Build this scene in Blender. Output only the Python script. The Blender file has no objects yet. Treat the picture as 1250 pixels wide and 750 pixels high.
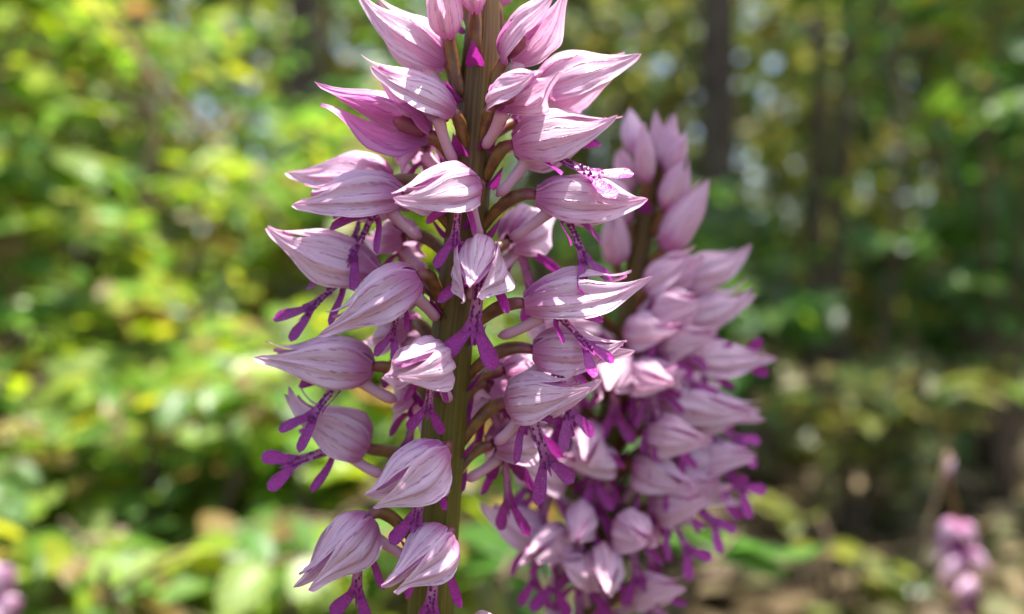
import bpy, math, random
import numpy as np
from mathutils import Vector, Matrix, noise

# ------------------------------------------------------------------ camera, sky, sun, exposure
scene = bpy.context.scene
COL = scene.collection
CAM_Z = 0.30
FOCUS = 0.1075
LENS = 31.18                       # 60 degrees across a 36 mm frame
PXF = 625.0 / math.tan(math.radians(30.0))

cam_data = bpy.data.cameras.new("camera")
cam = bpy.data.objects.new("camera", cam_data)
COL.objects.link(cam)
cam.location = (0.0, 0.0, CAM_Z)
cam.rotation_euler = (math.radians(90.0), 0.0, 0.0)
cam_data.sensor_width = 36.0
cam_data.lens = LENS
cam_data.clip_start = 0.005
cam_data.clip_end = 1000.0
cam_data.dof.use_dof = True
cam_data.dof.focus_distance = FOCUS
cam_data.dof.aperture_fstop = LENS / 3.0     # a 3 mm wide opening, like a phone's
scene.camera = cam

SUN_EL = 77.0
SUN_AZ = 95.0                       # degrees to the right of straight ahead
sd = Vector((math.sin(math.radians(SUN_AZ)) * math.cos(math.radians(SUN_EL)),
             math.cos(math.radians(SUN_AZ)) * math.cos(math.radians(SUN_EL)),
             math.sin(math.radians(SUN_EL))))
world = bpy.data.worlds.new("World")
scene.world = world
world.use_nodes = True
wn = world.node_tree.nodes
sky = wn.new("ShaderNodeTexSky")
sky.sky_type = 'NISHITA'
sky.sun_disc = False
sky.dust_density = 3.0
sky.ozone_density = 0.4
sky.sun_elevation = math.radians(SUN_EL)
sky.sun_rotation = math.radians(SUN_AZ)
world.node_tree.links.new(sky.outputs[0], wn["Background"].inputs[0])
wn["Background"].inputs[1].default_value = 0.10

sun_data = bpy.data.lights.new("sun", 'SUN')
sun_data.energy = 5.0
sun_data.angle = math.radians(0.53)
sun_data.color = (1.0, 0.95, 0.87)
sun = bpy.data.objects.new("sun", sun_data)
COL.objects.link(sun)
sun.rotation_euler = sd.to_track_quat('Z', 'Y').to_euler()
sun.location = sd * 20

scene.view_settings.view_transform = 'Standard'
scene.view_settings.look = 'None'
scene.view_settings.exposure = 1.65
scene.view_settings.gamma = 1.0
scene.cycles.use_denoising = True
scene.cycles.max_bounces = 8
scene.cycles.diffuse_bounces = 4
scene.cycles.transmission_bounces = 6
scene.cycles.sample_clamp_indirect = 6.0

rng = random.Random(11)
npr = np.random.RandomState(5)

def px(x, y, d):
    """point on the ray through photo pixel x, y at depth d"""
    return Vector(((x - 625.0) / PXF * d, d, CAM_Z + (375.0 - y) / PXF * d))

# ------------------------------------------------------------------ helpers
def link(name, data, parent=None, loc=(0, 0, 0)):
    o = bpy.data.objects.new(name, data)
    COL.objects.link(o)
    o.location = loc
    if parent is not None:
        o.parent = parent
    return o

def tag(o, label=None, cat=None, group=None, kind=None):
    if label: o["label"] = label
    if cat: o["category"] = cat
    if group: o["group"] = group
    if kind: o["kind"] = kind
    return o

class MB:
    """collects vertices, faces, uv and one colour value per vertex"""
    def __init__(s):
        s.v, s.f, s.uv, s.c = [], [], [], []
    def add(s, vs, fs, uvs=None, cols=None):
        o = len(s.v)
        s.v += [tuple(p) for p in vs]
        s.f += [tuple(i + o for i in q) for q in fs]
        s.uv += list(uvs) if uvs is not None else [(0, 0)] * len(vs)
        s.c += list(cols) if cols is not None else [(0, 0, 0)] * len(vs)
    def grid(s, rows, uvs=None, cols=None, wrap=False):
        n, m = len(rows), len(rows[0])
        fs = []
        for i in range(n - 1):
            for j in range(m if wrap else m - 1):
                k = (j + 1) % m
                fs.append((i * m + j, i * m + k, (i + 1) * m + k, (i + 1) * m + j))
        s.add([p for r in rows for p in r], fs,
              [p for r in uvs for p in r] if uvs else None,
              [p for r in cols for p in r] if cols else None)
    def mesh(s, name, mat, smooth=True):
        me = bpy.data.meshes.new(name)
        me.from_pydata(s.v, [], s.f)
        if mat: me.materials.append(mat)
        if smooth:
            me.polygons.foreach_set("use_smooth", [True] * len(me.polygons))
        li = np.empty(len(me.loops), dtype=np.int32)
        me.loops.foreach_get("vertex_index", li)
        uvl = me.uv_layers.new(name="UVMap")
        uvl.data.foreach_set("uv", np.array(s.uv, dtype=np.float32)[li].ravel())
        at = me.attributes.new("tint", 'FLOAT_COLOR', 'POINT')
        c = np.ones((len(s.v), 4), dtype=np.float32)
        c[:, :3] = np.array(s.c, dtype=np.float32)
        at.data.foreach_set("color", c.ravel())
        me.update()
        return me
    def build(s, name, mat, parent=None, loc=(0, 0, 0), smooth=True):
        return link(name, s.mesh(name, mat, smooth), parent, loc)

def frames(pts):
    """parallel-transported frames along a path"""
    n = len(pts)
    ts = []
    for i in range(n):
        t = pts[min(i + 1, n - 1)] - pts[max(i - 1, 0)]
        ts.append(t.normalized() if t.length > 1e-12 else Vector((0, 0, 1)))
    a = Vector((1, 0, 0)) if abs(ts[0].x) < 0.8 else Vector((0, 1, 0))
    nrm = (a - ts[0] * a.dot(ts[0])).normalized()
    out = []
    for t in ts:
        nrm = (nrm - t * nrm.dot(t)).normalized()
        out.append((t, nrm, t.cross(nrm)))
    return out

def tube(mb, pts, radii, seg=8, ribs=0, rib_amp=0.0, twist=0.0, cols=None, cap=True):
    fr = frames(pts)
    n = len(pts)
    rows, uvs, cs = [], [], []
    for i, (p, r) in enumerate(zip(pts, radii)):
        t, a, b = fr[i]
        row, ur = [], []
        for k in range(seg):
            ph = 2 * math.pi * k / seg
            rr = r * (1 + (rib_amp * math.cos(ribs * ph + twist * i / n) if ribs else 0))
            row.append(p + (a * math.cos(ph) + b * math.sin(ph)) * rr)
            ur.append((i / (n - 1), k / seg))
        rows.append(row); uvs.append(ur)
        cs.append([cols[i] if cols else (i / (n - 1), 0, 0)] * seg)
    o = len(mb.v)
    mb.grid(rows, uvs, cs, wrap=True)
    if cap:
        mb.f.append(tuple(o + k for k in reversed(range(seg))))
        mb.f.append(tuple(o + (n - 1) * seg + k for k in range(seg)))

def bez(a, b, c, d, n):
    out = []
    for i in range(n):
        t = i / (n - 1); s = 1 - t
        out.append(a * s ** 3 + b * (3 * s * s * t) + c * (3 * s * t * t) + d * t ** 3)
    return out

def ip(x, xs, ys):
    return float(np.interp(x, xs, ys))

def smooth_profile(xs, ys, n=200):
    g = np.linspace(0, 1, n)
    y = np.interp(g, xs, ys)
    k = np.hanning(19); k /= k.sum()
    yp = np.pad(y, 9, mode='edge')
    return g, np.convolve(yp, k, 'valid')

# ------------------------------------------------------------------ materials
class NT:
    def __init__(s, name):
        s.m = bpy.data.materials.new(name)
        s.m.use_nodes = True
        s.n = s.m.node_tree.nodes; s.l = s.m.node_tree.links
        s.n.clear()
        s.out = s.n.new("ShaderNodeOutputMaterial")
    def node(s, t, **kw):
        nd = s.n.new(t)
        for k, v in kw.items():
            if k.startswith("i_"):
                nd.inputs[k[2:]].default_value = v
            else:
                setattr(nd, k, v)
        return nd
    def math(s, op, a, b=None, c=None, clamp=False):
        nd = s.n.new("ShaderNodeMath"); nd.operation = op; nd.use_clamp = clamp
        for i, x in enumerate((a, b, c)):
            if x is None: continue
            if isinstance(x, (int, float)): nd.inputs[i].default_value = x
            else: s.l.new(x, nd.inputs[i])
        return nd.outputs[0]
    def mix(s, fac, a, b):
        nd = s.n.new("ShaderNodeMix"); nd.data_type = 'RGBA'
        for k, x in ((0, fac), (6, a), (7, b)):
            if isinstance(x, (int, float)): nd.inputs[k].default_value = x
            elif isinstance(x, tuple): nd.inputs[k].default_value = x + ((1,) if len(x) == 3 else ())
            else: s.l.new(x, nd.inputs[k])
        return nd.outputs[2]
    def ramp(s, x, lo, hi):
        nd = s.n.new("ShaderNodeMapRange"); nd.interpolation_type = 'SMOOTHSTEP'
        nd.inputs[1].default_value = lo; nd.inputs[2].default_value = hi
        s.l.new(x, nd.inputs[0])
        return nd.outputs[0]
    def noise(s, vec, scale, detail=3.0, rough=0.55):
        nd = s.n.new("ShaderNodeTexNoise")
        nd.inputs["Scale"].default_value = scale
        nd.inputs["Detail"].default_value = detail
        nd.inputs["Roughness"].default_value = rough
        if vec is not None: s.l.new(vec, nd.inputs["Vector"])
        return nd.outputs["Fac"]
    def thin(s, col, trans_col, trans, rough, spec=0.5, bump=None, strength=0.3, dist=0.0002, sheen=0.0):
        """a thin sheet: reflected light in front, light through from behind"""
        p = s.node("ShaderNodeBsdfPrincipled")
        p.inputs["Roughness"].default_value = rough
        p.inputs["Specular IOR Level"].default_value = spec
        if sheen:
            p.inputs["Sheen Weight"].default_value = sheen
            p.inputs["Sheen Roughness"].default_value = 0.4
        s.l.new(col, p.inputs["Base Color"])
        t = s.node("ShaderNodeBsdfTranslucent")
        s.l.new(trans_col, t.inputs["Color"])
        if bump is not None:
            b = s.node("ShaderNodeBump"); b.inputs["Strength"].default_value = strength
            b.inputs["Distance"].default_value = dist
            s.l.new(bump, b.inputs["Height"])
            s.l.new(b.outputs[0], p.inputs["Normal"]); s.l.new(b.outputs[0], t.inputs["Normal"])
        mx = s.node("ShaderNodeMixShader"); mx.inputs[0].default_value = trans
        s.l.new(p.outputs[0], mx.inputs[1]); s.l.new(t.outputs[0], mx.inputs[2])
        s.l.new(mx.outputs[0], s.out.inputs[0])
        return s.m
    def solid(s, col, rough, spec=0.4, bump=None, strength=0.4, dist=0.0003):
        p = s.node("ShaderNodeBsdfPrincipled")
        p.inputs["Roughness"].default_value = rough
        p.inputs["Specular IOR Level"].default_value = spec
        s.l.new(col, p.inputs["Base Color"])
        if bump is not None:
            b = s.node("ShaderNodeBump"); b.inputs["Strength"].default_value = strength
            b.inputs["Distance"].default_value = dist
            s.l.new(bump, b.inputs["Height"]); s.l.new(b.outputs[0], p.inputs["Normal"])
        s.l.new(p.outputs[0], s.out.inputs[0])
        return s.m

def mat_sepal(name, pale, pink, vein, base, trans):
    t = NT(name)
    uv = t.node("ShaderNodeUVMap").outputs[0]
    sep = t.node("ShaderNodeSeparateXYZ"); t.l.new(uv, sep.inputs[0])
    u, v = sep.outputs[0], sep.outputs[1]
    oi = t.node("ShaderNodeObjectInfo").outputs["Random"]
    tc = t.node("ShaderNodeTexCoord").outputs["Object"]
    n1 = t.noise(tc, 420, 2)                    # broad wander of the veins
    n2 = t.noise(tc, 900, 4, 0.6)
    cmb = t.node("ShaderNodeCombineXYZ")
    t.l.new(t.math('MULTIPLY', u, 1.8), cmb.inputs[0]); t.l.new(t.math('MULTIPLY', v, 13), cmb.inputs[1])
    t.l.new(t.math('MULTIPLY', oi, 37), cmb.inputs[2])
    streak = t.noise(cmb.outputs[0], 1.0, 4, 0.65)
    vv = t.math('ADD', t.math('MULTIPLY', v, 5.0), t.math('MULTIPLY', n1, 0.75))
    pp = t.math('PINGPONG', vv, 0.5)
    line = t.math('SUBTRACT', 1.0, t.ramp(pp, 0.01, 0.13))
    fade = t.math('MULTIPLY', t.math('SUBTRACT', 1.0, t.ramp(u, 0.72, 1.0)), t.ramp(n2, 0.36, 0.64))
    line = t.math('MULTIPLY', line, fade)
    c = t.mix(t.ramp(streak, 0.38, 0.72), pale, pink)
    shift = t.math('MULTIPLY', oi, 0.35)
    c = t.mix(shift, c, pale)
    c = t.mix(t.math('MULTIPLY', line, 0.62), c, vein)
    c = t.mix(t.math('MULTIPLY', t.math('SUBTRACT', 1.0, t.ramp(u, 0.03, 0.34)), 0.75), c, base)
    edge = t.ramp(t.math('ABSOLUTE', t.math('SUBTRACT', t.math('MULTIPLY', v, 2.0), 1.0)), 0.84, 0.99)
    c = t.mix(t.math('MULTIPLY', edge, 0.55), c, pale)
    tip = t.math('MULTIPLY', t.ramp(u, 0.86, 1.0), 0.35)
    c = t.mix(tip, c, vein)
    tr = t.mix(0.45, c, trans)
    h = t.math('ADD', t.math('MULTIPLY', line, -0.7), t.math('MULTIPLY', streak, 0.7))
    h = t.math('ADD', h, t.math('MULTIPLY', n2, 0.25))
    return t.thin(c, tr, 0.36, 0.36, 0.5, h, 0.6, 0.00025, sheen=0.1)

M = {}
M["sepal"] = mat_sepal("sepal", (0.80, 0.61, 0.74), (0.61, 0.29, 0.49), (0.30, 0.06, 0.22), (0.45, 0.05, 0.30), (0.92, 0.42, 0.70))
M["petal"] = mat_sepal("petal", (0.66, 0.30, 0.58), (0.50, 0.10, 0.40), (0.26, 0.02, 0.20), (0.40, 0.06, 0.30), (0.75, 0.25, 0.60))

def mat_lip():
    t = NT("lip")
    at = t.node("ShaderNodeAttribute", attribute_name="tint")
    sp = t.node("ShaderNodeSeparateColor"); t.l.new(at.outputs["Color"], sp.inputs[0])
    tc = t.node("ShaderNodeTexCoord").outputs["Object"]
    n = t.noise(tc, 1500, 4, 0.6)
    oi = t.node("ShaderNodeObjectInfo").outputs["Random"]
    pig = t.ramp(t.math('ADD', sp.outputs[0], t.math('MULTIPLY', t.math('SUBTRACT', n, 0.5), 0.5)), 0.15, 0.75)
    mag = t.mix(oi, (0.22, 0.006, 0.17), (0.40, 0.020, 0.32))
    c = t.mix(pig, (0.62, 0.27, 0.48), mag)
    n3 = t.noise(tc, 4200, 3, 0.6)
    c = t.mix(t.math('MULTIPLY', t.ramp(n, 0.50, 0.70), 0.5), c, (0.19, 0.006, 0.13))
    c = t.mix(t.math('MULTIPLY', t.ramp(n3, 0.52, 0.66), 0.4), c, (0.62, 0.12, 0.52))
    c = t.mix(sp.outputs[1], c, (0.17, 0.008, 0.14))
    tr = t.mix(0.35, c, (0.66, 0.04, 0.52))
    return t.thin(c, tr, 0.30, 0.34, 0.5, n, 0.8, 0.0002)
M["lip"] = mat_lip()

def mat_spur():
    t = NT("spur")
    at = t.node("ShaderNodeAttribute", attribute_name="tint")
    sp = t.node("ShaderNodeSeparateColor"); t.l.new(at.outputs["Color"], sp.inputs[0])
    n = t.noise(t.node("ShaderNodeTexCoord").outputs["Object"], 700, 3)
    c = t.mix(n, (0.78, 0.50, 0.64), (0.68, 0.42, 0.55))
    c = t.mix(t.math('MULTIPLY', t.ramp(sp.outputs[0], 0.6, 1.0), 0.5), c, (0.62, 0.16, 0.42))
    tr = t.mix(0.5, c, (0.85, 0.45, 0.6))
    return t.thin(c, tr, 0.35, 0.4, 0.45, n, 0.3, 0.0001)
M["spur"] = mat_spur()

def mat_ovary():
    t = NT("ovary")
    at = t.node("ShaderNodeAttribute", attribute_name="tint")
    sp = t.node("ShaderNodeSeparateColor"); t.l.new(at.outputs["Color"], sp.inputs[0])
    n = t.noise(t.node("ShaderNodeTexCoord").outputs["Object"], 500, 4)
    c = t.mix(t.ramp(n, 0.35, 0.65), (0.11, 0.035, 0.014), (0.20, 0.095, 0.018))
    c = t.mix(t.math('MULTIPLY', t.ramp(sp.outputs[0], 0.72, 1.0), 0.7), c, (0.26, 0.04, 0.12))
    return t.solid(c, 0.38, 0.5, n, 0.4, 0.0002)
M["ovary"] = mat_ovary()

def mat_stem():
    t = NT("orchid_stem")
    uv = t.node("ShaderNodeUVMap").outputs[0]
    sep = t.node("ShaderNodeSeparateXYZ"); t.l.new(uv, sep.inputs[0])
    cmb = t.node("ShaderNodeCombineXYZ")
    t.l.new(t.math('MULTIPLY', sep.outputs[0], 12), cmb.inputs[0]); t.l.new(t.math('MULTIPLY', sep.outputs[1], 46), cmb.inputs[1])
    st = t.noise(cmb.outputs[0], 1.0, 4, 0.6)
    n = t.noise(t.node("ShaderNodeTexCoord").outputs["Object"], 90, 3)
    at = t.node("ShaderNodeAttribute", attribute_name="tint")
    sp = t.node("ShaderNodeSeparateColor"); t.l.new(at.outputs["Color"], sp.inputs[0])
    g = t.mix(t.ramp(st, 0.3, 0.7), (0.065, 0.06, 0.004), (0.135, 0.115, 0.010))
    b = t.mix(t.ramp(st, 0.3, 0.7), (0.06, 0.025, 0.010), (0.12, 0.068, 0.012))
    c = t.mix(t.math('MULTIPLY', t.math('ADD', sp.outputs[0], t.math('MULTIPLY', t.math('SUBTRACT', n, 0.5), 0.9)), 1.0, clamp=True), g, b)
    return t.solid(c, 0.5, 0.3, st, 0.45, 0.0003)
M["stem"] = mat_stem()

def mat_leaf(name, trans=0.45, rough=0.36, spec=0.55, dry=False):
    t = NT(name)
    at = t.node("ShaderNodeAttribute", attribute_name="tint").outputs["Color"]
    uv = t.node("ShaderNodeUVMap").outputs[0]
    sep = t.node("ShaderNodeSeparateXYZ"); t.l.new(uv, sep.inputs[0])
    va = t.math('ABSOLUTE', t.math('SUBTRACT', t.math('MULTIPLY', sep.outputs[1], 2.0), 1.0))
    rib = t.math('SUBTRACT', 1.0, t.ramp(va, 0.02, 0.10))
    side = t.math('PINGPONG', t.math('SUBTRACT', t.math('MULTIPLY', sep.outputs[0], 7.0), t.math('MULTIPLY', va, 2.0)), 0.5)
    sv = t.math('SUBTRACT', 1.0, t.ramp(side, 0.03, 0.14))
    vein = t.math('MAXIMUM', rib, t.math('MULTIPLY', sv, 0.6))
    n = t.noise(t.node("ShaderNodeTexCoord").outputs["Object"], 60, 3)
    hs = t.node("ShaderNodeHueSaturation"); hs.inputs["Value"].default_value = 1.45
    t.l.new(at, hs.inputs["Color"])
    c = t.mix(t.math('MULTIPLY', t.math('ADD', vein, t.math('MULTIPLY', n, 0.6)), 0.4), at, hs.outputs[0])
    hs2 = t.node("ShaderNodeHueSaturation"); hs2.inputs["Hue"].default_value = 0.5 if dry else 0.478
    hs2.inputs["Saturation"].default_value = 1.05; hs2.inputs["Value"].default_value = 1.3 if dry else 2.3
    t.l.new(c, hs2.inputs["Color"])
    h = t.math('MULTIPLY', vein, -1.0)
    return t.thin(c, hs2.outputs[0], trans, rough, spec, h, 0.4, 0.0006)
M["leaf"] = mat_leaf("leaf", 0.45, 0.40, 0.5)
M["dead_leaf"] = mat_leaf("dead_leaf", 0.15, 0.6, 0.3, True)

def mat_bark(name, a, b, scale=60):
    t = NT(name)
    tc = t.node("ShaderNodeTexCoord").outputs["Object"]
    mp = t.node("ShaderNodeMapping"); mp.inputs["Scale"].default_value = (1, 1, 0.25); t.l.new(tc, mp.inputs[0])
    n = t.noise(mp.outputs[0], scale, 5, 0.65)
    n2 = t.noise(tc, scale * 0.12, 3)
    c = t.mix(t.ramp(n, 0.3, 0.7), a, b)
    c = t.mix(t.math('MULTIPLY', t.ramp(n2, 0.5, 0.7), 0.5), c, (0.09, 0.11, 0.04))
    return t.solid(c, 0.85, 0.2, n, 0.8, 0.006)
M["bark"] = mat_bark("bark", (0.035, 0.026, 0.018), (0.12, 0.09, 0.065))
M["twig"] = mat_bark("twig_bark", (0.07, 0.045, 0.03), (0.20, 0.14, 0.095), 160)
M["dry"] = mat_bark("dry_wood", (0.13, 0.085, 0.05), (0.30, 0.21, 0.13), 160)

def mat_ground():
    t = NT("forest_floor")
    tc = t.node("ShaderNodeTexCoord").outputs["Object"]
    n = t.noise(tc, 35, 6, 0.7); n2 = t.noise(tc, 2.5, 4)
    vo = t.node("ShaderNodeTexVoronoi"); vo.inputs["Scale"].default_value = 30; t.l.new(tc, vo.inputs["Vector"])
    c = t.mix(t.ramp(n, 0.3, 0.7), (0.028, 0.019, 0.011), (0.11, 0.075, 0.04))
    c = t.mix(t.math('MULTIPLY', vo.outputs["Distance"], 0.6), c, (0.16, 0.11, 0.06))
    c = t.mix(t.math('MULTIPLY', t.ramp(n2, 0.45, 0.62), 0.7), c, (0.035, 0.07, 0.012))
    return t.solid(c, 0.9, 0.2, n, 0.8, 0.02)
M["ground"] = mat_ground()

# ------------------------------------------------------------------ ground
def ground_z(x, y):
    r = math.hypot(x, y)
    z = 0.018 * noise.noise(Vector((x * 2.1, y * 2.1, 0))) + 0.05 * noise.noise(Vector((x * 0.4, y * 0.4, 3)))
    z *= min(1.0, r / 0.8)
    if y > 3: z += 0.05 * (min(y, 16) - 3)          # the wood rises gently away
    return z

def axis_steps():
    a = [0.0]
    st = 0.08
    while a[-1] < 400:
        a.append(a[-1] + st); st *= 1.085
    return [-x for x in reversed(a[1:])] + a
ax = axis_steps()
gb = MB()
gb.grid([[Vector((x, y, ground_z(x, y))) for x in ax] for y in ax])
gb.build("ground", M["ground"])
tag(bpy.data.objects["ground"], kind="structure")

# ------------------------------------------------------------------ leaves
def leaf_points(shape, nv=5):
    """outline of one blade along x, folded a little at the midrib; returns rows"""
    prof = {"ovate": ([0, .1, .3, .5, .75, .92, 1], [.02, .55, .98, 1, .66, .24, .0]),
            "lance": ([0, .1, .3, .55, .8, .93, 1], [.06, .5, .9, 1, .62, .25, .0]),
            "round": ([0, .08, .3, .55, .8, .94, 1], [.04, .62, 1.05, 1.12, .85, .36, .0])}[shape]
    return prof

def leaf_geo(shape, length, width, fold, curl, r, nu=7):
    xs, ws = leaf_points(shape)
    rows, uvs = [], []
    ph = r.uniform(0, 6)
    for i in range(nu):
        u = i / (nu - 1)
        w = ip(u, xs, ws) * width * 0.5
        row, uu = [], []
        for j, v in enumerate((-1, -0.5, 0, 0.5, 1)):
            z = abs(v) * w * fold - curl * length * u * u + 0.05 * width * math.sin(ph + 7 * u) * abs(v) * v
            row.append(Vector((u * length, v * w, z))); uu.append((u, 0.5 + 0.5 * v))
        rows.append(row); uvs.append(uu)
    return rows, uvs

def leaf_matrix(pos, direction, normal, s):
    x = direction.normalized()
    z = normal - x * normal.dot(x)
    if z.length < 1e-6: z = Vector((0, 0, 1))
    z.normalize()
    y = z.cross(x)
    m = Matrix((x, y, z)).transposed().to_4x4()
    return Matrix.Translation(pos) @ m @ Matrix.Scale(s, 4)

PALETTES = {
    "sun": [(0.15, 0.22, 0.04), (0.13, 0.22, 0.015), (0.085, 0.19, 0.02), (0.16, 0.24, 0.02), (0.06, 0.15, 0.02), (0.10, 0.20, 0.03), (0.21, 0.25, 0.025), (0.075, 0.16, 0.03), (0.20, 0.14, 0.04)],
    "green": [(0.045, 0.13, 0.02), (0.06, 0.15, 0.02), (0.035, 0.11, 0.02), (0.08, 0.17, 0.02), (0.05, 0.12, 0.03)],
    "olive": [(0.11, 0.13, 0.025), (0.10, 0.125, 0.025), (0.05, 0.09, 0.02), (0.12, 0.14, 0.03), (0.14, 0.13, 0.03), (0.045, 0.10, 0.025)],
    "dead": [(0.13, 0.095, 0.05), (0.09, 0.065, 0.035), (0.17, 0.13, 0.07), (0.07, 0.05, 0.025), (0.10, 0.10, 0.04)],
}
VARIANTS = {}
def variants(shape, pal, mat="leaf"):
    key = (shape, pal, mat)
    if key not in VARIANTS:
        out = []
        r = random.Random(len(VARIANTS) + 3)
        for c in PALETTES[pal]:
            for k in range(2):
                rows, uvs = leaf_geo(shape, 1.0, r.uniform(0.5, 0.68) if shape != "lance" else r.uniform(0.26, 0.36),
                                     r.uniform(0.1, 0.45), r.uniform(0.0, 0.28), r)
                mb = MB()
                j = r.uniform(0.8, 1.2)
                mb.grid(rows, uvs, [[(c[0] * j, c[1] * j, c[2] * j)] * 5 for _ in rows])
                out.append((mb, mb.mesh("leaf", M[mat])))
        VARIANTS[key] = out
    return VARIANTS[key]

def bake_leaves(name, leaves, vs, mat, parent=None, loc=Vector((0, 0, 0)), low=False):
    """many leaves in one mesh"""
    V, F, U, C = [], [], [], []
    o = 0
    cache = []
    for mb, _ in vs:
        cache.append((np.array(mb.v), np.array(mb.f, dtype=np.int64), np.array(mb.uv), np.array(mb.c)))
    for (m, k) in leaves:
        v, f, u, c = cache[k % len(cache)]
        mm = np.array(m)
        V.append(v @ mm[:3, :3].T + mm[:3, 3] - np.array(loc)); F.append(f + o); U.append(u); C.append(c)
        o += len(v)
    V = np.concatenate(V); F = np.concatenate(F); U = np.concatenate(U); C = np.concatenate(C)
    me = bpy.data.meshes.new(name)
    me.vertices.add(len(V)); me.vertices.foreach_set("co", V.astype(np.float32).ravel())
    me.loops.add(F.size); me.loops.foreach_set("vertex_index", F.astype(np.int32).ravel())
    me.polygons.add(len(F))
    me.polygons.foreach_set("loop_start", (np.arange(len(F)) * 4).astype(np.int32))
    me.update(calc_edges=True)
    me.polygons.foreach_set("use_smooth", np.ones(len(F), dtype=bool))
    uvl = me.uv_layers.new(name="UVMap")
    uvl.data.foreach_set("uv", U[F.ravel()].astype(np.float32).ravel())
    at = me.attributes.new("tint", 'FLOAT_COLOR', 'POINT')
    at.data.foreach_set("color", np.concatenate([C, np.ones((len(C), 1))], 1).astype(np.float32).ravel())
    me.materials.append(mat)
    me.validate()
    ob = link(name, me, parent)
    ob["kind"] = "stuff"
    return ob

def in_view(p, margin=60):
    if p.y < 0.12: return False
    x = 625 + p.x / p.y * PXF
    y = 375 - (p.z - CAM_Z) / p.y * PXF
    return -margin < x < 1250 + margin and -margin < y < 750 + margin

def sun_gap(p, r=0.11):
    """True where a leaf would stand between the sun and the two orchids"""
    for c in (Vector((-0.005, 0.114, 0.30)), Vector((0.02, 0.15, 0.30))):
        d = p - c
        t = d.dot(sd)
        if t > 0 and (d - sd * t).length < r: return True
    # keep the space round the orchids and the camera free
    return p.y < 0.30 and abs(p.x) < 0.25 and p.z > 0.1

def put_leaves(root, leaves, shape, pal, n_parts, mat="leaf"):
    vs = variants(shape, pal, mat)
    base = root.location.copy()
    leaves = [l for l in leaves if not sun_gap(l[0].translation)]
    order = sorted(range(len(leaves)), key=lambda i: (not in_view(leaves[i][0].translation, 20), leaves[i][0].translation.y / leaves[i][0].median_scale))
    singles = set(order[:n_parts])
    rest = []
    for i, (m, k) in enumerate(leaves):
        if i in singles and in_view(m.translation, 20):
            o = bpy.data.objects.new("leaf", vs[k % len(vs)][1])
            COL.objects.link(o)
            o.parent = root
            mm = m.copy(); mm.translation = m.translation - base
            o.matrix_basis = mm
        else:
            rest.append((m, k))
    if rest:
        bake_leaves("foliage", rest, vs, M[mat], root, base)

def rv(r, s=1.0):
    return Vector((r.gauss(0, s), r.gauss(0, s), r.gauss(0, s)))

def shrub(name, x, y, height, spread, n_stems, leaf, n_twigs, shape, pal, label, seed, n_parts=50, group=None, lean=(0, 0), per=9, low=0.08, cat="shrub"):
    r = random.Random(seed)
    base = Vector((x, y, ground_z(x, y) - 0.01))
    root = link(name, None, None, base)
    tag(root, label, cat, group)
    leaves = []
    paths = []
    for s in range(n_stems):
        a = r.uniform(0, 6.283)
        out = Vector((math.cos(a), math.sin(a), 0)) * spread * r.uniform(0.3, 1.0) + Vector((lean[0], lean[1], 0))
        top = base + out + Vector((0, 0, height * r.uniform(0.75, 1.1)))
        p0 = base + Vector((math.cos(a), math.sin(a), 0)) * spread * 0.06
        pts = bez(p0, p0 + Vector((0, 0, height * 0.4)), top - out * 0.4 - Vector((0, 0, height * 0.2)) + rv(r, 0.03), top, 9)
        mb = MB()
        r0 = 0.004 + 0.006 * height
        tube(mb, [p - base for p in pts], [r0 * (1 - 0.75 * i / 8) for i in range(9)], 6)
        mb.build("stem", M["twig"], root)
        paths.append(pts)
    tw = MB()
    for k in range(n_twigs):
        pts = paths[r.randrange(len(paths))]
        f = low + (1 - low) * r.random() ** 0.8
        i = min(7, int(f * 8)); q = f * 8 - i
        p = pts[i].lerp(pts[i + 1], q)
        a = r.uniform(0, 6.283)
        L = r.uniform(0.4, 1.0) * spread * 0.75
        e = p + Vector((math.cos(a) * L, math.sin(a) * L, r.uniform(-0.15, 0.5) * L))
        tp = bez(p, p.lerp(e, 0.35) + Vector((0, 0, L * 0.12)), p.lerp(e, 0.7) + rv(r, L * 0.06), e, 6)
        tube(tw, [z - base for z in tp], [0.0022 * (1 - 0.6 * j / 5) * (0.6 + height * 0.5) for j in range(6)], 5)
        for j in range(per):
            g = 0.12 + 0.88 * (j + r.random() * 0.6) / per
            ii = min(4, int(g * 5)); c = tp[ii].lerp(tp[ii + 1], min(1, g * 5 - ii))
            axis = (e - p).normalized()
            side = axis.cross(Vector((0, 0, 1)))
            if side.length < 0.1: side = Vector((1, 0, 0))
            side.normalize()
            dr = axis * r.uniform(0.2, 0.9) + side * (1 if j % 2 else -1) * r.uniform(0.4, 1.0) + Vector((0, 0, r.uniform(-0.5, 0.2)))
            nn = Vector((0.05, -0.2, 1)) + rv(r, 0.45)
            leaves.append((leaf_matrix(c, dr, nn, leaf * r.uniform(0.6, 1.2)), r.randrange(1000)))
    tw.build("twigs", M["twig"], root)["kind"] = "stuff"
    put_leaves(root, leaves, shape, pal, n_parts)
    return root

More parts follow.
